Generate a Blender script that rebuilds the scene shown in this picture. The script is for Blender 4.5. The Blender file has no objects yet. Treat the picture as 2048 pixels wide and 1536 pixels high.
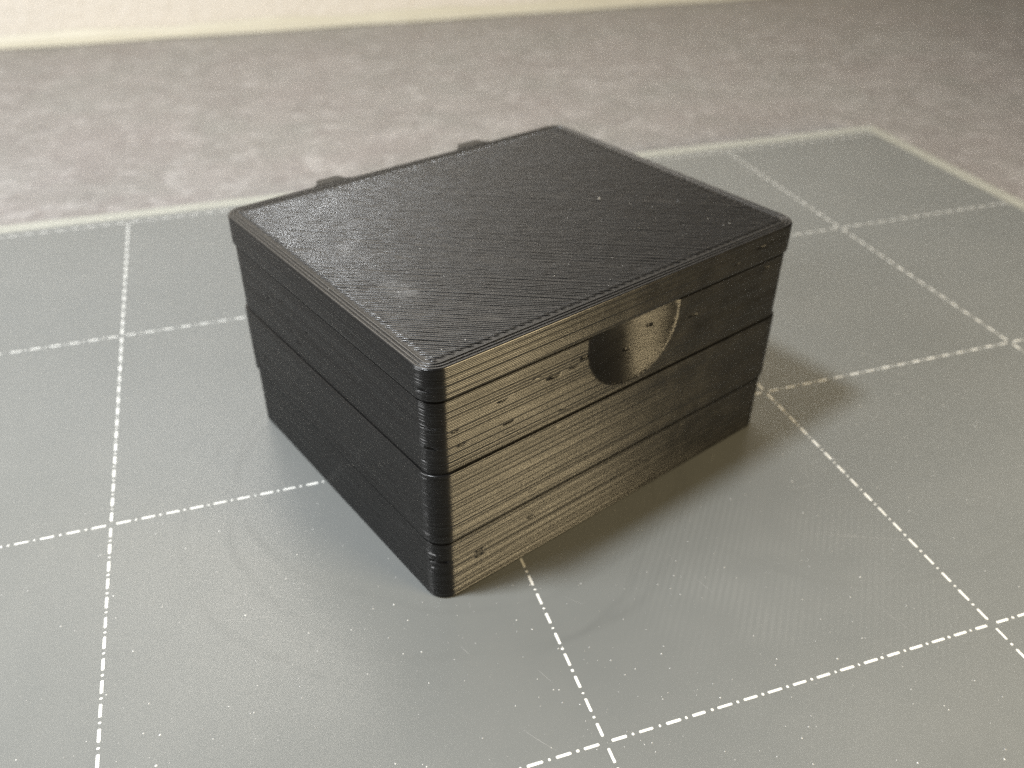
import bpy, bmesh, math, random
import numpy as np
from mathutils import Matrix, Vector

random.seed(7)
rng = np.random.default_rng(11)
SC = bpy.context.scene
COL = SC.collection
MM = 0.001

# ---------------------------------------------------------------- camera
cam_d = bpy.data.cameras.new("camera")
cam = bpy.data.objects.new("camera", cam_d)
COL.objects.link(cam)
R0 = Vector((0.948756, -0.315905, 0.008129))
R1 = Vector((-0.174892, -0.546332, -0.819106))
R2 = Vector((0.263201, 0.775710, -0.573585))
M = Matrix((R0, -R1, -R2)).transposed().to_4x4()
M.translation = Vector((0.464416, -0.948262, 1.658871)) * 0.05
cam.matrix_world = M
cam_d.sensor_fit = 'HORIZONTAL'
cam_d.sensor_width = 36.0
cam_d.lens = 1754.68 / 2048 * 36.0
cam_d.clip_start = 0.005
cam_d.clip_end = 20.0
cam_d.dof.use_dof = True
cam_d.dof.focus_distance = 0.0915
cam_d.dof.aperture_fstop = 27.0
SC.camera = cam

# ---------------------------------------------------------------- world, light, exposure
w = bpy.data.worlds.new("World")
SC.world = w
w.use_nodes = True
bg = w.node_tree.nodes["Background"]
bg.inputs[0].default_value = (1.0, 0.97, 0.92, 1)
bg.inputs[1].default_value = 0.04
SC.view_settings.view_transform = 'Standard'
SC.view_settings.look = 'None'
SC.view_settings.exposure = 0.03
SC.view_settings.gamma = 1.0
SC.cycles.use_denoising = False
SC.cycles.sample_clamp_indirect = 4.0


def area(name, loc, target, size, power, color, size_y=None):
    d = bpy.data.lights.new(name, 'AREA')
    d.shape = 'DISK' if size_y is None else 'RECTANGLE'
    d.size = size
    if size_y:
        d.size_y = size_y
    d.energy = power
    d.color = color
    o = bpy.data.objects.new(name, d)
    COL.objects.link(o)
    o.location = loc
    v = Vector(target) - Vector(loc)
    o.rotation_euler = v.to_track_quat('-Z', 'Y').to_euler()
    return o


# work lamp above the counter at the left, warm room lamp at the right front
kd = bpy.data.lights.new("counter_lamp", 'POINT')
kd.energy = 4.35
kd.shadow_soft_size = 0.022
kd.color = (0.95, 0.985, 1.015)
kl = bpy.data.objects.new("counter_lamp", kd)
COL.objects.link(kl)
kl.location = (-0.092, 0.030, 0.328)
area("room_lamp", (0.245, -0.175, 0.078), (0.08, 0.03, 0.015), 0.13, 1.08, (1.0, 0.79, 0.46), 0.08)
area("added_wall_fill", (0.06, 0.245, 0.32), (0.06, 0.3375, 0.36), 0.22, 1.35, (1.0, 0.98, 0.95), 0.05)  # added unseen lamp, brightens the wall that the lid top mirrors
area("added_left_fill", (-0.27, 0.03, 0.18), (0.02, 0.05, 0.0), 0.15, 1.25, (0.98, 0.985, 0.98), 0.15)  # added unseen soft fill, lifts the left side and the near corner


# ---------------------------------------------------------------- helpers
def mesh_obj(name, verts, faces, mat, parent=None, smooth=True):
    me = bpy.data.meshes.new(name)
    verts = np.asarray(verts, dtype=np.float32)
    me.from_pydata(verts.tolist() if len(verts) < 2000 else verts, [], faces)
    me.update()
    if smooth:
        me.polygons.foreach_set("use_smooth", [True] * len(me.polygons))
    if mat:
        me.materials.append(mat)
    o = bpy.data.objects.new(name, me)
    COL.objects.link(o)
    if parent:
        o.parent = parent
    return o


def box_mesh(name, x0, x1, y0, y1, z0, z1, mat, parent=None, bevel=0.0):
    bm = bmesh.new()
    bmesh.ops.create_cube(bm, size=1)
    for v in bm.verts:
        v.co = ((x0 + x1) / 2 + v.co.x * (x1 - x0), (y0 + y1) / 2 + v.co.y * (y1 - y0), (z0 + z1) / 2 + v.co.z * (z1 - z0))
    if bevel:
        bmesh.ops.bevel(bm, geom=list(bm.edges), offset=bevel, segments=3, affect='EDGES', profile=0.5)
    me = bpy.data.meshes.new(name)
    bm.to_mesh(me)
    bm.free()
    me.materials.append(mat)
    o = bpy.data.objects.new(name, me)
    COL.objects.link(o)
    if parent:
        o.parent = parent
    return o


class NT:
    """small node-tree writer"""
    def __init__(self, name):
        self.m = bpy.data.materials.new(name)
        self.m.use_nodes = True
        self.t = self.m.node_tree
        self.b = self.t.nodes["Principled BSDF"]

    def n(self, kind, **kw):
        nd = self.t.nodes.new(kind)
        for k, v in kw.items():
            setattr(nd, k, v)
        return nd

    def link(self, a, b):
        self.t.links.new(a, b)

    def set(self, nd, i, v):
        if hasattr(v, 'is_linked') or hasattr(v, 'links'):
            self.link(v, nd.inputs[i])
        else:
            nd.inputs[i].default_value = v

    def noise(self, scale, detail=3, rough=0.55, vec=None, dist=0.0):
        nd = self.n("ShaderNodeTexNoise")
        nd.inputs["Scale"].default_value = scale
        nd.inputs["Detail"].default_value = detail
        nd.inputs["Roughness"].default_value = rough
        nd.inputs["Distortion"].default_value = dist
        self.link(vec if vec is not None else self.coord(), nd.inputs["Vector"])
        return nd.outputs["Fac"]

    def coord(self):
        if not hasattr(self, '_c'):
            self._c = self.n("ShaderNodeTexCoord").outputs["Object"]
        return self._c

    def ramp(self, fac, stops):
        nd = self.n("ShaderNodeValToRGB")
        cr = nd.color_ramp
        while len(cr.elements) < len(stops):
            cr.elements.new(0.5)
        for e, (p, c) in zip(cr.elements, stops):
            e.position = p
            e.color = (c, c, c, 1) if not hasattr(c, '__len__') else (*c, 1)
        self.link(fac, nd.inputs[0])
        return nd.outputs[0]

    def math(self, op, a, b=0.0, c=0.0):
        nd = self.n("ShaderNodeMath", operation=op)
        self.set(nd, 0, a)
        self.set(nd, 1, b)
        self.set(nd, 2, c)
        return nd.outputs[0]

    def mix(self, fac, a, b, blend='MIX'):
        nd = self.n("ShaderNodeMix", data_type='RGBA', blend_type=blend)
        self.set(nd, 0, fac)
        for i, v in ((6, a), (7, b)):
            if isinstance(v, tuple):
                v = (*v, 1) if len(v) == 3 else v
            self.set(nd, i, v)
        return nd.outputs[2]

    def bump(self, h, strength, dist):
        nd = self.n("ShaderNodeBump")
        nd.inputs["Strength"].default_value = strength
        nd.inputs["Distance"].default_value = dist
        self.link(h, nd.inputs["Height"])
        self.link(nd.outputs[0], self.b.inputs["Normal"])


# ---------------------------------------------------------------- materials
# black printed plastic; the top skin is laid rougher than the walls


def plastic(name, r0, r1, bs, bd, sc, ior, smudges=()):
    a = NT(name)
    n1 = a.noise(sc, 3)
    n2 = a.noise(70, 3)
    a.link(a.mix(n2, (0.005, 0.005, 0.0052), (0.0075, 0.0074, 0.0073)), a.b.inputs["Base Color"])
    a.link(a.ramp(a.noise(240, 4), [(0.3, r0), (0.7, r1)]), a.b.inputs["Roughness"])
    a.b.inputs["IOR"].default_value = ior
    if smudges:
        tot = None
        for (sx, sy, rx, ry, am) in smudges:
            mp = a.n("ShaderNodeMapping")
            mp.inputs["Location"].default_value = (-sx * MM / (rx * MM), -sy * MM / (ry * MM), 0)
            mp.inputs["Scale"].default_value = (1 / (rx * MM), 1 / (ry * MM), 0)
            a.link(a.coord(), mp.inputs["Vector"])
            ln = a.n("ShaderNodeVectorMath", operation='LENGTH')
            a.link(mp.outputs[0], ln.inputs[0])
            m = a.math('MULTIPLY', a.ramp(ln.outputs["Value"], [(0.35, 1.0), (1.0, 0.0)]), am)
            tot = m if tot is None else a.math('ADD', tot, m)
        tot = a.math('MULTIPLY', tot, a.ramp(a.noise(900, 3), [(0.35, 0.2), (0.6, 1.0)]))
        base = a.b.inputs["Base Color"].links[0].from_socket
        a.link(a.mix(tot, base, (0.33, 0.33, 0.33)), a.b.inputs["Base Color"])
    a.bump(n1, bs, bd)
    return a.m


M_PLASTIC = plastic("black_plastic", 0.20, 0.30, 0.12, 0.00003, 1400, 1.43)
M_TOPSKIN = plastic("black_plastic_top_skin", 0.22, 0.33, 0.12, 0.00004, 1800, 1.56,
                    [(-22.5, -8.3, 2.2, 3.8, 0.20), (-22.4, 4.6, 1.2, 2.0, 0.14)])

# coated grey glass
a = NT("coated_glass")
c = a.coord()
cloud = a.noise(22, 4, 0.6)
fine = a.noise(260, 3, 0.6)
base = a.mix(cloud, (0.168, 0.176, 0.171), (0.204, 0.212, 0.206))
# wipe marks: three dark smear arcs, broken up by noise
warp = a.n("ShaderNodeVectorMath", operation='ADD')
wn = a.n("ShaderNodeTexNoise")
wn.inputs["Scale"].default_value = 40
a.link(c, wn.inputs["Vector"])
ws = a.n("ShaderNodeVectorMath", operation='SCALE')
ws.inputs["Scale"].default_value = 0.006
a.link(wn.outputs["Color"], ws.inputs[0])
a.link(c, warp.inputs[0])
a.link(ws.outputs[0], warp.inputs[1])
tot = None
for (px, py, rad, wd, amt) in ((0.0440, 0.0475, 0.0330, 0.0007, 0.55), (0.0500, 0.0490, 0.0330, 0.0009, 0.6), (0.0520, 0.0560, 0.0335, 0.0008, 0.5), (0.106, 0.044, 0.034, 0.0007, 0.5)):
    dn = a.n("ShaderNodeVectorMath", operation='DISTANCE')
    a.link(warp.outputs[0], dn.inputs[0])
    dn.inputs[1].default_value = (px, py, 0)
    d = a.math('ABSOLUTE', a.math('SUBTRACT', dn.outputs["Value"], rad))
    g = a.math('MULTIPLY', a.math('MAXIMUM', a.math('SUBTRACT', 1.0, a.math('DIVIDE', d, wd)), 0.0), amt)
    tot = g if tot is None else a.math('ADD', tot, g)
brk = a.ramp(a.noise(55, 3), [(0.36, 0.0), (0.66, 1.0)])
smear = a.math('MULTIPLY', tot, brk)
base = a.mix(a.math('MULTIPLY', smear, 0.5), base, (0.13, 0.135, 0.13))
# faint residue of an earlier print: diagonal fine lines in one patch
wv = a.n("ShaderNodeTexWave", wave_type='BANDS', bands_direction='X')
mp = a.n("ShaderNodeMapping")
mp.inputs["Rotation"].default_value = (0, 0, math.radians(38))
a.link(c, mp.inputs["Vector"])
a.link(mp.outputs[0], wv.inputs["Vector"])
wv.inputs["Scale"].default_value = 380
wv.inputs["Distortion"].default_value = 0.4
dn = a.n("ShaderNodeVectorMath", operation='DISTANCE')
a.link(warp.outputs[0], dn.inputs[0])
dn.inputs[1].default_value = (0.083, 0.018, 0)
patch = a.ramp(dn.outputs["Value"], [(0.004, 1.0), (0.026, 0.0)])
patch = a.math('MULTIPLY', patch, a.ramp(a.noise(90, 2), [(0.35, 0.0), (0.6, 1.0)]))
lines = a.math('MULTIPLY', wv.outputs["Fac"], patch)
base = a.mix(a.math('MULTIPLY', lines, 0.10), base, (0.5, 0.5, 0.48))
hazy = a.ramp(a.noise(38, 5, 0.7), [(0.40, 0.0), (0.85, 1.0)])
base = a.mix(a.math('MULTIPLY', hazy, 0.10), base, (0.42, 0.41, 0.38))
a.link(base, a.b.inputs["Base Color"])
a.link(a.math('ADD', a.ramp(cloud, [(0.3, 0.27), (0.7, 0.38)]), a.math('MULTIPLY', smear, 0.12)), a.b.inputs["Roughness"])
a.b.inputs["IOR"].default_value = 1.48
a.bump(fine, 0.03, 0.0001)
M_GLASS = a.m

a = NT("ground_glass_edge")
a.link(a.mix(a.noise(120, 3), (0.38, 0.385, 0.34), (0.46, 0.465, 0.41)), a.b.inputs["Base Color"])
a.b.inputs["Roughness"].default_value = 0.4
M_EDGE = a.m

a = NT("white_print")
a.link(a.mix(a.noise(900, 2), (0.84, 0.84, 0.79), (0.92, 0.92, 0.88)), a.b.inputs["Base Color"])
a.b.inputs["Roughness"].default_value = 0.6
M_PRINT = a.m

a = NT("worktop_laminate")
big = a.noise(26, 4, 0.6)
mid = a.noise(62, 5, 0.7)
sp = a.noise(150, 4, 0.7)
base = a.mix(a.ramp(big, [(0.35, 0.0), (0.65, 1.0)]), (0.250, 0.229, 0.221), (0.248, 0.243, 0.230))
base = a.mix(a.ramp(mid, [(0.38, 0.0), (0.74, 0.6)]), base, (0.36, 0.335, 0.325))
base = a.mix(a.ramp(sp, [(0.50, 0.0), (0.74, 0.50)]), base, (0.56, 0.54, 0.53))
base = a.mix(a.ramp(a.noise(210, 4, 0.7, None, 0.5), [(0.30, 0.5), (0.46, 0.0)]), base, (0.15, 0.13, 0.13))
a.link(base, a.b.inputs["Base Color"])
a.b.inputs["Roughness"].default_value = 0.36
a.bump(sp, 0.08, 0.0004)
M_TOP = a.m

a = NT("cream_plaster")
pn = a.noise(190, 5, 0.65)
a.link(a.mix(a.noise(30, 4), (0.70, 0.665, 0.61), (0.77, 0.735, 0.68)), a.b.inputs["Base Color"])
a.b.inputs["Roughness"].default_value = 0.8
a.bump(pn, 0.6, 0.002)
M_WALL = a.m

a = NT("sealant")
a.link(a.mix(a.noise(60, 3), (0.60, 0.57, 0.46), (0.68, 0.65, 0.54)), a.b.inputs["Base Color"])
a.b.inputs["Roughness"].default_value = 0.45
M_SEAL = a.m

a = NT("pale_dust_glint")  # specks on the lid; on the glass the pale colour stands for glints
a.link(a.ramp(a.noise(420, 2), [(0.42, (0.30, 0.30, 0.29)), (0.62, (0.86, 0.86, 0.84))]), a.b.inputs["Base Color"])
a.b.inputs["Roughness"].default_value = 0.35
M_DUST_GLINT = a.m

a = NT("scratched_coating")
a.link(a.mix(a.noise(160, 2), (0.26, 0.26, 0.25), (0.50, 0.50, 0.48)), a.b.inputs["Base Color"])
a.b.inputs["Roughness"].default_value = 0.5
M_SCRATCH = a.m

CELL = 0.05
GT = 0.004  # thickness of the glass

# ---------------------------------------------------------------- the setting
WALL_Y = 6.75 * CELL
top = box_mesh("countertop", -0.9, 1.3, -0.55, WALL_Y, -GT - 0.038, -GT, M_TOP, bevel=0.002)
top["kind"] = "structure"
wall = box_mesh("wall", -0.9, 1.3, WALL_Y, WALL_Y + 0.10, -0.20, 0.75, M_WALL)
wall["kind"] = "structure"
# sealant bead between worktop and wall
vs, fs = [], []
nseg, npr = 260, 7
for i in range(nseg + 1):
    x = -0.8 + 2.0 * i / nseg
    r = 0.0042 + 0.0005 * math.sin(i * 0.7) + rng.normal(0, 0.00012)
    for j in range(npr):
        t = j / (npr - 1) * math.pi / 2
        vs.append((x, WALL_Y - r * (1 - 0.82 * math.sin(t)) if j < npr - 1 else WALL_Y - 0.0002,
                   -GT + r * (1 - 0.82 * math.cos(t)) if j > 0 else -GT + 0.0002))
for i in range(nseg):
    for j in range(npr - 1):
        k = i * npr + j
        fs.append((k, k + npr, k + npr + 1, k + 1))
seal = mesh_obj("sealant_strip", vs, fs, M_SEAL)
seal["kind"] = "structure"

# ---------------------------------------------------------------- glass plate
plate = bpy.data.objects.new("glass_plate", None)
COL.objects.link(plate)
plate.location = (0, 0, -GT)
plate["label"] = "grey coated glass print bed with dash-dot grid under the black box"
plate["category"] = "glass plate"
X0, X1, Y0, Y1 = -0.66 * CELL, 4.04 * CELL, -1.55 * CELL, 3.15 * CELL
BV = 0.0052
vs = [(X0 + BV, Y0 + BV, GT), (X1 - BV, Y0 + BV, GT), (X1 - BV, Y1 - BV, GT), (X0 + BV, Y1 - BV, GT)]
body = mesh_obj("glass_pane", vs, [(0, 1, 2, 3)], M_GLASS, plate, smooth=False)
# ground edge: bevelled band all round with the vertical side below it
zb = GT - 0.0005
o1 = [(X0, Y0), (X1, Y0), (X1, Y1), (X0, Y1)]
i1 = [(X0 + BV, Y0 + BV), (X1 - BV, Y0 + BV), (X1 - BV, Y1 - BV), (X0 + BV, Y1 - BV)]
vs = [(x, y, GT) for x, y in i1] + [(x, y, zb) for x, y in o1] + [(x, y, 0.0) for x, y in o1]
fs = []
for k in range(4):
    q = (k + 1) % 4
    fs += [(k, 4 + k, 4 + q, q)]
    fs += [(4 + k, 8 + k, 8 + q, 4 + q)]
fs += [(8, 11, 10, 9)]
mesh_obj("ground_edge", vs, fs, M_EDGE, plate, smooth=False)


def grid_line(x0, y0, dx, dy, k0, k1):
    """one printed dash-dot line: dashes at (k+.5)/16, dots at k/16, a gap at crossings"""
    vs, fs = [], []
    hw = 0.00017
    z = GT + 0.00002

    def pill(cx, cy, half, r):
        b = len(vs)
        pts = []
        for s in (1, -1):
            for j in range(5):
                t = -math.pi / 2 + math.pi * j / 4
                e = half - r
                lx, ly = s * (e + r * math.cos(t) * 0.7), s * r * math.sin(t)
                pts.append((lx, ly))
        for lx, ly in pts:
            vs.append((cx + lx * dx - ly * dy, cy + lx * dy + ly * dx, z))
        fs.append(tuple(range(b, b + len(pts))))
    for k in range(k0, k1):
        jit = rng.normal(0, 0.00002)
        s = (k + 0.5) / 16 * CELL + jit
        pill(x0 + s * dx, y0 + s * dy, 0.00093 + rng.normal(0, 0.00003), hw * (1 + rng.normal(0, 0.06)))
        if k % 16:
            s = k / 16 * CELL
            pill(x0 + s * dx, y0 + s * dy, 0.00020 + rng.normal(0, 0.00002), 0.00017)
    return mesh_obj("grid_line", vs, fs, M_PRINT, plate, smooth=False)


for r in range(-1, 4):
    grid_line(0, r * CELL, 1, 0, -9, 63)
for cidx in range(0, 4):
    grid_line(cidx * CELL, 0, 0, 1, -23, 48)

# fine scratches in the coating
vs, fs = [], []


def scratch(x0, y0, x1, y1, wd=0.00004):
    b = len(vs)
    L = math.hypot(x1 - x0, y1 - y0)
    nx, ny = -(y1 - y0) / L * wd, (x1 - x0) / L * wd
    n = 6
    bow = rng.normal(0, 0.012) * L
    for i in range(n + 1):
        t = i / n
        ww = math.sin(math.pi * (0.05 + 0.9 * t))
        bx = -(y1 - y0) / L * bow * 4 * t * (1 - t)
        by = (x1 - x0) / L * bow * 4 * t * (1 - t)
        px, py = x0 + (x1 - x0) * t + bx, y0 + (y1 - y0) * t + by
        vs.append((px + nx * ww, py + ny * ww, GT + 0.00001))
        vs.append((px - nx * ww, py - ny * ww, GT + 0.00001))
    for i in range(n):
        k = b + 2 * i
        fs.append((k, k + 1, k + 3, k + 2))


SCR = [(1388, 1155, 1426, 1186), (380, 1206, 422, 1203), (1745, 1202, 1840, 1275), (1590, 1064, 1890, 1083), (430, 1243, 560, 1232),
       (35, 1060, 130, 1042), (1560, 985, 1640, 965), (80, 1258, 108, 1252), (920, 1290, 940, 1310), (1075, 1340, 1105, 1366), (1040, 1455, 1120, 1505)]


def ground(px, py):
    d = (R0 * ((px - 1024) / 1754.68) + R1 * ((py - 768) / 1754.68) + R2)
    o = Vector((0.464416, -0.948262, 1.658871))
    s = -o.z / d.z
    return (o + d * s) * CELL


for x0, y0, x1, y1 in SCR:
    p, q = ground(x0, y0), ground(x1, y1)
    scratch(p.x, p.y, q.x, q.y, 0.000022)
for _ in range(22):
    x, y = rng.uniform(-0.02, 0.17), rng.uniform(-0.02, 0.09)
    t = rng.normal(-0.5, 0.7)
    L = rng.uniform(0.0008, 0.004)
    scratch(x, y, x + L * math.cos(t), y + L * math.sin(t), 0.000011)
so = mesh_obj("scratches", vs, fs, M_SCRATCH, plate, smooth=False)
so["kind"] = "stuff"

# ---------------------------------------------------------------- printed box
W, D, H = 60.0, 49.7, 34.0
TH = 0.347
RC = 2.7
root = bpy.data.objects.new("printed_box", None)
COL.objects.link(root)
root.location = (1.1571 * CELL, 1.1267 * CELL, 0.00003)
root.rotation_euler = (0, 0, TH)
root["label"] = "black ribbed 3D-printed box with hinged lid and thumb notch on the glass"
root["category"] = "storage box"

# perimeter as (side, s) samples; side 0 front, 1 right, 2 back, 3 left (box coordinates, mm, centre origin)


def perimeter(inset=0.0):
    """positions and outward normals round the box; fine on the two faces in view"""
    w, d, r = W / 2, D / 2, RC
    pts, nrm, tag = [], [], []
    # front: x from -w+r to w-r at y=-d
    fx = np.concatenate([np.arange(-w + r + 0.2, -9.0, 0.42), np.arange(-9.0, 9.0, 0.24), np.arange(9.0, w - r - 0.1, 0.42)])
    for x in fx:
        pts.append((x, -d)); nrm.append((0, -1)); tag.append(0)
    def corner(cx, cy, a0):
        for j in range(13):
            t = math.radians(a0 + 90 * j / 12)
            pts.append((cx + r * math.cos(t), cy + r * math.sin(t))); nrm.append((math.cos(t), math.sin(t))); tag.append(4)
    corner(w - r, -d + r, -90)
    for y in np.arange(-d + r + 1.5, d - r, 1.5):
        pts.append((w, y)); nrm.append((1, 0)); tag.append(1)
    corner(w - r, d - r, 0)
    for x in np.arange(w - r - 1.5, -w + r, -1.5):
        pts.append((x, d)); nrm.append((0, 1)); tag.append(2)
    corner(-w + r, d - r, 90)
    for y in np.arange(d - r - 0.45, -d + r, -0.45):
        pts.append((-w, y)); nrm.append((-1, 0)); tag.append(3)
    corner(-w + r, -d + r, 180)
    return np.array(pts), np.array(nrm), np.array(tag)


PP, PN, PT = perimeter()
NP = len(PP)
LH = 0.2
ZN, RN, DN = 28.0, 7.45, 1.7
RS = (RN * RN + DN * DN) / (2 * DN)

# pits where the bead broke: (side, coordinate along the side, z, length, depth)
PITS = [(0, 22.0 - 30, 27.2, 2.1, .55), (0, 17.3 - 30, 26.4, 1.9, .5), (0, 9.9 - 30, 26.3, 1.0, .4), (0, 10.6 - 30, 22.9, 1.7, .55), (0, 3.3 - 30, 25.1, .9, .5),
        (0, 4.1 - 30, 23.0, .7, .4), (0, 40.4 - 30, 26.1, 1.7, .5), (0, 6.2 - 30, 5.6, .7, .5), (0, 6.2 - 30, 4.6, .9, .5), (0, 14.2 - 30, 6.4, 1.1, .4),
        (0, 1.5 - 30, 4.6, .6, .4), (0, 54.4 - 30, 28.5, .9, .4), (0, 30.1 - 30, 24.4, 1.2, .4), (0, 33.9 - 30, 26.6, .8, .35),
        (0, 52.0 - 30, 32.3, 1.4, .4), (0, 47.5 - 30, 31.3, .8, .4),
        (3, 14, 25.2, 1.0, .4), (3, 16.3, 23.5, 1.3, .4), (3, 8.2, 22.9, 1.8, .45), (3, 6.0, 22.0, 1.8, .45), (3, 3.2, 25.0, .8, .4), (3, 9.5, 26.7, 1.0, .4),
        (3, -3, 6.5, 1.4, .3), (3, -6.2, 6.2, 1.0, .3), (3, -16.8, 6.9, 1.2, .35), (3, 1.2, 7.5, 1.0, .3)]
for _ in range(12):
    PITS.append((0, rng.uniform(9, 27) * rng.choice((-1, 1)), rng.uniform(1, 33), rng.uniform(.4, .9), rng.uniform(.12, .3)))
for _ in range(22):
    PITS.append((3, rng.uniform(-22, 22), rng.uniform(1, 33), rng.uniform(.3, .7), rng.uniform(.1, .25)))
# slots torn in the near rounded edge: (z, angle range in degrees, depth)
SLOTS = [(26.1, 196, 228, .5), (23.4, 205, 226, .22), (7.3, 192, 214, .45), (6.2, 198, 244, .6), (5.1, 198, 209, .5), (21.5, 190, 200, .2), (31.2, 200, 222, .15)]
PANG = np.degrees(np.arctan2(PN[:, 1], PN[:, 0])) % 360
# distance along the outline, for slow variation along each bead
PS = np.concatenate([[0], np.cumsum(np.linalg.norm(np.diff(PP, axis=0), axis=1))])
PER = PS[-1] + 1


def smooth_noise(n_rows, step):
    """one smooth random curve per layer, round the outline"""
    k = int(PER / step) + 3
    c = rng.normal(0, 1, (n_rows, k))
    c[:, -2] = c[:, 0]
    x = PS / PER * (k - 2)
    i = x.astype(int)
    f = x - i
    f = f * f * (3 - 2 * f)
    return c[:, i] * (1 - f) + c[:, i + 1] * f


NLAY = int(round(H / LH))
LAYER_OFF = rng.normal(0, 0.006, NLAY)
LAYER_OFF += np.where(rng.random(NLAY) < 0.10, -rng.uniform(0.008, 0.028, NLAY), 0)
LAYER_VAR = smooth_noise(NLAY, 22.0) * 0.0022
LAYER_BULGE = 1 + rng.normal(0, 0.22, NLAY)[:, None] + smooth_noise(NLAY, 18.0) * 0.12
FR = [(0.0, -1.0), (0.13, -0.48), (0.32, -0.13), (0.5, 0.0), (0.68, -0.13), (0.87, -0.48)]
GROOVE = 0.046


def shell(name, za, zb, inset, parent, edge_top=0.0, edge_bot=0.0, notch=False, cap_top=True):
    """stack of printed layers from za to zb (mm)"""
    k0, k1 = int(round(za / LH)), int(round(zb / LH))
    rows = []
    for k in range(k0, k1):
        for f, g in FR:
            if k == k0 and f == 0.0:
                g = -0.6
            rows.append((k, f, g))
    rows.append((k1 - 1, 1.0, -0.6))
    V = np.zeros((len(rows), NP, 3))
    inside = np.zeros((len(rows), NP), bool)
    for i, (k, f, g) in enumerate(rows):
        z = (k + f) * LH
        off = -inset + LAYER_OFF[k] + LAYER_VAR[k] + g * GROOVE * LAYER_BULGE[k]
        if edge_top:
            t = max(0.0, 1 - (zb - z) / edge_top)
            off = off - edge_top * (1 - math.sqrt(max(0, 1 - t * t)))
        if edge_bot:
            t = max(0.0, 1 - (z - za) / edge_bot)
            off = off - edge_bot * (1 - math.sqrt(max(0, 1 - t * t)))
        zc = (k + 0.5) * LH
        for side, s, pz, ln, dp in PITS:
            if abs(pz - zc) < 0.5 * LH + 1e-6:
                co = PP[:, 0] if side == 0 else PP[:, 1]
                mk = (PT == side) & (np.abs(co - s) < ln * 0.32)
                off = off - np.where(mk, dp * 0.45, 0) * (1.0 if f > 0 else 0.4)
        for pz, a0, a1, dp in SLOTS:
            if abs(pz - zc) < 0.5 * LH + 1e-6:
                mk = (PANG >= a0) & (PANG <= a1) & (PT == 4)
                off = off - np.where(mk, dp, 0)
        P = PP + PN * np.asarray(off)[..., None]
        if notch:
            # spherical thumb scoop; each layer is cut at its own height so the rim is stepped
            h2 = RN * RN - (zc - ZN) ** 2
            if h2 > 0:
                mk = (PT == 0) & (np.abs(PP[:, 0]) < math.sqrt(h2))
                rr = PP[:, 0] ** 2 + (zc - ZN) ** 2
                dep = np.sqrt(np.maximum(RS * RS - rr, 0)) - (RS - DN)
                dep = np.maximum(dep, 0.06)
                P[:, 1] += np.where(mk, dep - g * GROOVE * 0.8, 0)
                inside[i] = mk
        V[i, :, :2] = P
        V[i, :, 2] = z
    nr = len(rows)
    idx = np.arange(nr * NP).reshape(nr, NP)
    a_ = idx[:-1]
    b_ = np.roll(idx, -1, axis=1)[:-1]
    c_ = np.roll(idx, -1, axis=1)[1:]
    d_ = idx[1:]
    F = np.stack([a_, b_, c_, d_], -1).reshape(-1, 4)
    verts = V.reshape(-1, 3) * MM
    objs = []
    if notch:
        ins = (inside[:-1] & inside[1:] & np.roll(inside, -1, 1)[:-1] & np.roll(inside, -1, 1)[1:]).reshape(-1)
    else:
        ins = np.zeros(len(F), bool)
    faces = [tuple(f) for f in F[~ins].tolist()]
    faces.append(tuple(idx[0, ::-1].tolist()))
    if cap_top:
        faces.append(tuple(idx[-1].tolist()))
    o = mesh_obj(name, verts, faces, M_PLASTIC, parent)
    me = o.data
    me.polygons[len(me.polygons) - 1].use_smooth = False
    me.polygons[len(me.polygons) - 1 - int(cap_top)].use_smooth = False
    if notch:
        fi = F[ins]
        u, inv = np.unique(fi, return_inverse=True)
        mesh_obj("finger_notch", verts[u], [tuple(t) for t in inv.reshape(-1, 4).tolist()], M_PLASTIC, o)
    return o


body = shell("body", 9.6, 19.8, 0.0, root, edge_top=0.22, edge_bot=0.15)
base = shell("base", 0.0, 9.0, 0.28, body, edge_bot=0.25)
lid = shell("lid", 20.0, 29.4, 0.28, root, edge_bot=0.1, notch=True)
rim = shell("lid_rim", 29.8, 33.8, 0.0, lid, edge_top=0.22, edge_bot=0.22)
# the shadow gaps at the two seams: a slightly smaller core shows between the bands
shell("seam_groove", 19.8, 20.0, 0.33, body)
shell("base_groove", 9.0, 9.6, 0.44, body)
shell("rim_groove", 29.4, 29.8, 0.52, lid)

# top skin: three outline beads, then diagonal beads laid in joined pairs
vs, fs = [], []
ZT = 33.8
BW = 0.40
CS = [(-0.5, -0.08), (-0.44, 0.0), (-0.32, 0.042), (-0.12, 0.060), (0.12, 0.060), (0.32, 0.042), (0.44, 0.0), (0.5, -0.08)]


def bead(path, closed=False, hs=None, wid=BW, hscale=1.0, taper=True):
    """path: (n,2) centre line in mm; hs: height offset per point"""
    n = len(path)
    path = np.asarray(path)
    if closed:
        tg = np.roll(path, -1, 0) - np.roll(path, 1, 0)
    else:
        tg = np.gradient(path, axis=0)
    tg /= np.linalg.norm(tg, axis=1)[:, None]
    nm = np.stack([-tg[:, 1], tg[:, 0]], 1)
    b = len(vs)
    m = len(CS)
    for i in range(n):
        s = 1.0
        dz = 0.0
        if not closed and taper and i in (0, n - 1):
            s, dz = 0.45, -0.09
        h = 0 if hs is None else hs[i]
        for cx, cz in CS:
            x = path[i] + nm[i] * cx * wid * s
            vs.append((x[0] * MM, x[1] * MM, (ZT + cz * hscale + h + dz) * MM))
    rng_i = range(n) if closed else range(n - 1)
    for i in rng_i:
        j = (i + 1) % n
        for k in range(m - 1):
            fs.append((b + i * m + k, b + j * m + k, b + j * m + k + 1, b + i * m + k + 1))


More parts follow.
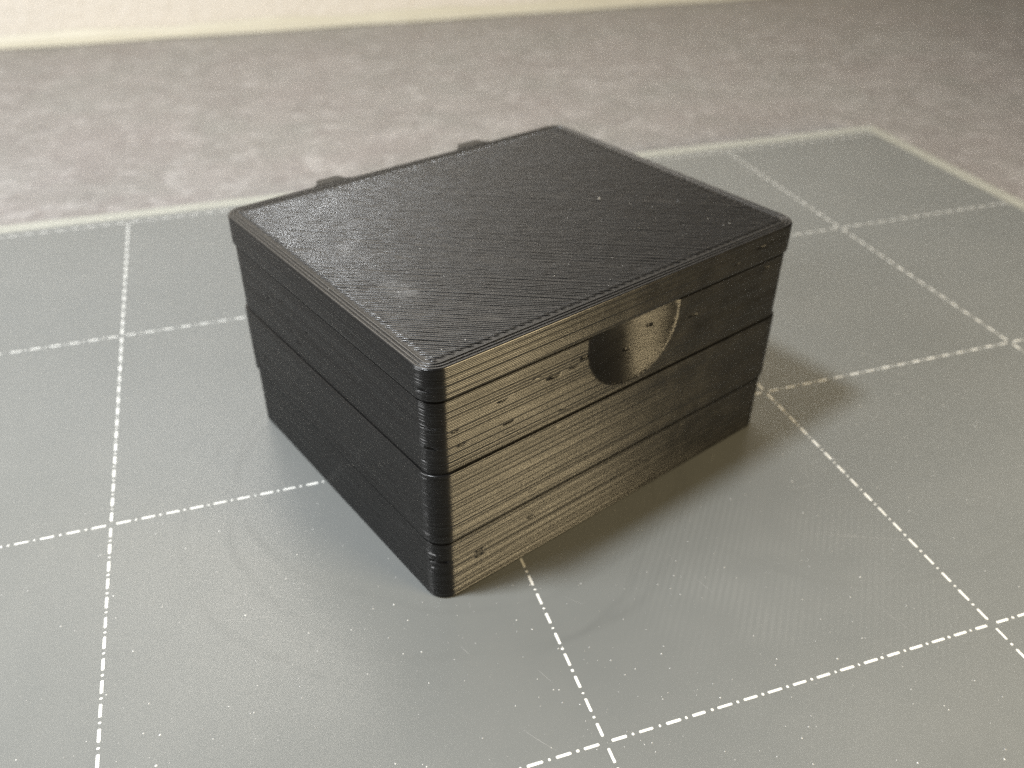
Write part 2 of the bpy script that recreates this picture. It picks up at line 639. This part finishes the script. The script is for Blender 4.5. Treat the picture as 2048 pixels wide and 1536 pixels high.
def ring(inset):
    w, d, r = W / 2 - inset, D / 2 - inset, max(RC - inset, 0.5)
    p = []
    for cx, cy, a0, along in ((w - r, -d + r, -90, None), (w - r, d - r, 0, None), (-w + r, d - r, 90, None), (-w + r, -d + r, 180, None)):
        for j in range(9):
            t = math.radians(a0 + 90 * j / 8)
            p.append((cx + r * math.cos(t), cy + r * math.sin(t)))
    # add samples on the straight runs
    out = []
    for i in range(len(p)):
        a0, b0 = np.array(p[i]), np.array(p[(i + 1) % len(p)])
        L = np.linalg.norm(b0 - a0)
        n = max(1, int(L / 1.6))
        for k in range(n):
            out.append(a0 + (b0 - a0) * k / n)
    return np.array(out)


for q in range(3):
    rp = ring(0.30 + 0.46 * q)
    kk = len(rp)
    bead(rp, True, hs=np.convolve(rng.normal(0, 0.012, kk + 4), np.ones(5) / 5, 'valid') - 0.012 * (q == 0), wid=0.46, hscale=1.5)

INS = 1.50
wx, wy = W / 2 - INS, D / 2 - INS
ang = math.radians(-43.5)
du = np.array([math.cos(ang), math.sin(ang)])
nv = np.array([-du[1], du[0]])
smax = abs(wx * nv[0]) + abs(wy * nv[1])
k = 0
s = -smax + 0.25
PATCHES = [(-16.2, -6.8, 2.6, 1.6), (-20.3, 1.8, 2.0, 1.3), (-27, 18, 3.0, 2.0)]  # places where the beads stand a little prouder
while s < smax - 0.2:
    # clip the line p = nv*s + du*t to the inner rectangle
    t0, t1 = -1e9, 1e9
    for ax, lim in ((0, wx), (1, wy)):
        o_ = nv[ax] * s
        ta, tb = (-lim - o_) / du[ax], (lim - o_) / du[ax]
        t0, t1 = max(t0, min(ta, tb)), min(t1, max(ta, tb))
    if t1 - t0 > 0.5:
        # the two beads of a pair close up at one end and leave a notch at the other
        e0 = 0.02 if k % 2 == 0 else 0.30
        e1 = 0.30 if k % 2 == 0 else 0.02
        t0 += e0 + rng.uniform(0, 0.05)
        t1 -= e1 + rng.uniform(0, 0.05)
        n = max(3, int((t1 - t0) / 0.55))
        tt = np.linspace(t0, t1, n)
        P = nv[None] * s + du[None] * tt[:, None]
        lat = np.convolve(rng.normal(0, 0.018, n + 6), np.ones(7) / 7, 'valid') + rng.normal(0, 0.004, n)
        P = P + nv[None] * lat[:, None]
        hs = np.convolve(rng.normal(0, 0.022, n + 2), np.ones(3) / 3, 'valid') + rng.normal(0, 0.008) + (0.010 if k % 2 else -0.006)
        # small hole in the skin at the right
        hole = (np.abs(P[:, 0] - 20.8) < 0.95) & (np.abs((P[:, 1] + 9.05) + (P[:, 0] - 20.8) * 0.95) < 0.30)
        hs = hs - hole * 0.5
        # ends swell where the nozzle turned round
        hs[1] += 0.04
        hs[-2] += 0.05
        bead(P, False, hs)
    k += 1
    s += BW
skin = mesh_obj("top_infill", vs, fs, M_TOPSKIN, lid)
skin["kind"] = "stuff"


# hinge knuckles at the back edge
def knuckle(xc, wd):
    bm = bmesh.new()
    prof = []
    # outline of the tab seen from above, swelling into the back wall, extruded down in layers
    y0 = D / 2 - 0.6
    out = 1.7
    base_pts = [(-wd / 2 - 0.9, 0.55), (-wd / 2 - 0.25, 0.75), (-wd / 2, 1.25), (-wd / 2 + 0.15, 0.6 + out - 0.45), (-wd / 2 + 0.55, 0.6 + out),
                (wd / 2 - 0.55, 0.6 + out), (wd / 2 - 0.15, 0.6 + out - 0.45), (wd / 2, 1.25), (wd / 2 + 0.25, 0.75), (wd / 2 + 0.9, 0.55)]
    V, F = [], []
    zs = []
    for kk in range(int(15.0 / LH)):
        zz = 33.9 - kk * LH
        zs += [(zz, -0.03), (zz - 0.05, 0.0), (zz - 0.15, 0.0)]
    n = len(base_pts)
    for zz, g in zs:
        # the tab runs back to the wall towards its lower end, like a rounded knuckle
        dd = max(0.0, (22.5 - zz) / 3.5)
        sh = 1 - (1 - math.sqrt(max(0.0, 1 - min(1, dd) ** 2)))
        for x, y in base_pts:
            V.append(((xc + x) * MM, (y0 + 0.5 + max(0, y - 0.5) * (0.15 + 0.85 * sh) + g) * MM, zz * MM))
    for i in range(len(zs) - 1):
        for j in range(n - 1):
            q = i * n + j
            F.append((q, q + n, q + n + 1, q + 1))
    F.append(tuple(range(n)))
    F.append(tuple(range((len(zs) - 1) * n, len(zs) * n))[::-1])
    o = mesh_obj("hinge_knuckle", V, F, M_PLASTIC, lid, smooth=False)
    return o


knuckle(16.9 - 30, 4.2)
knuckle(42.1 - 30, 4.6)

# ---------------------------------------------------------------- specks
vs, fs = [], []


def fleck(x, y, z, r, up=0.45):
    b = len(vs)
    n = 6
    ph = rng.uniform(0, 6)
    for j in range(n):
        t = ph + j * 2 * math.pi / n
        q = r * rng.uniform(0.75, 1.2)
        vs.append((x + q * math.cos(t), y + q * math.sin(t), z))
    vs.append((x, y, z + r * up))
    for j in range(n):
        fs.append((b + j, b + (j + 1) % n, b + n))


cb, sb = math.cos(TH), math.sin(TH)
cnt = 0
cl = rng.uniform([-0.03, -0.03], [0.16, 0.10], (40, 2))
while cnt < 2100:
    if rng.random() < 0.55:
        x, y = rng.uniform(-0.03, 0.15), rng.uniform(-0.03, 0.10)
    else:
        c_ = cl[rng.integers(len(cl))]
        x, y = c_ + rng.normal(0, 0.008, 2)
    # thinner towards the back
    if rng.random() > max(0.05, 1.0 - max(0, (y - 0.015)) / 0.055):
        continue
    lx, ly = x - 1.1571 * CELL, y - 1.1267 * CELL
    bx, by = lx * cb + ly * sb, -lx * sb + ly * cb
    if abs(bx) < 0.0305 and abs(by) < 0.0255:
        continue
    fleck(x, y, 0.00001, abs(rng.normal(0, 0.000035)) + 0.00003)
    cnt += 1
du_ = mesh_obj("glint_specks", vs, fs, M_DUST_GLINT, None, smooth=False)  # glints of the textured glass, put in as pale flecks
du_["kind"] = "stuff"
du_["label"] = "tiny pale specks standing in for glints scattered over the grey glass in front"
du_["category"] = "glint_specks"

vs, fs = [], []
for _ in range(260):
    bx, by = rng.uniform(-0.029, 0.029), rng.uniform(-0.024, 0.024)
    fleck(bx, by, ZT * MM + 0.0001, abs(rng.normal(0, 0.00002)) + 0.00002, 0.8)
fleck(13.5 * MM, (24.85 - 27.9) * MM, ZT * MM + 0.0001, 0.00014, 1.2)
do = mesh_obj("surface_lint", vs, fs, M_DUST_GLINT, lid, smooth=False)
do["kind"] = "stuff"
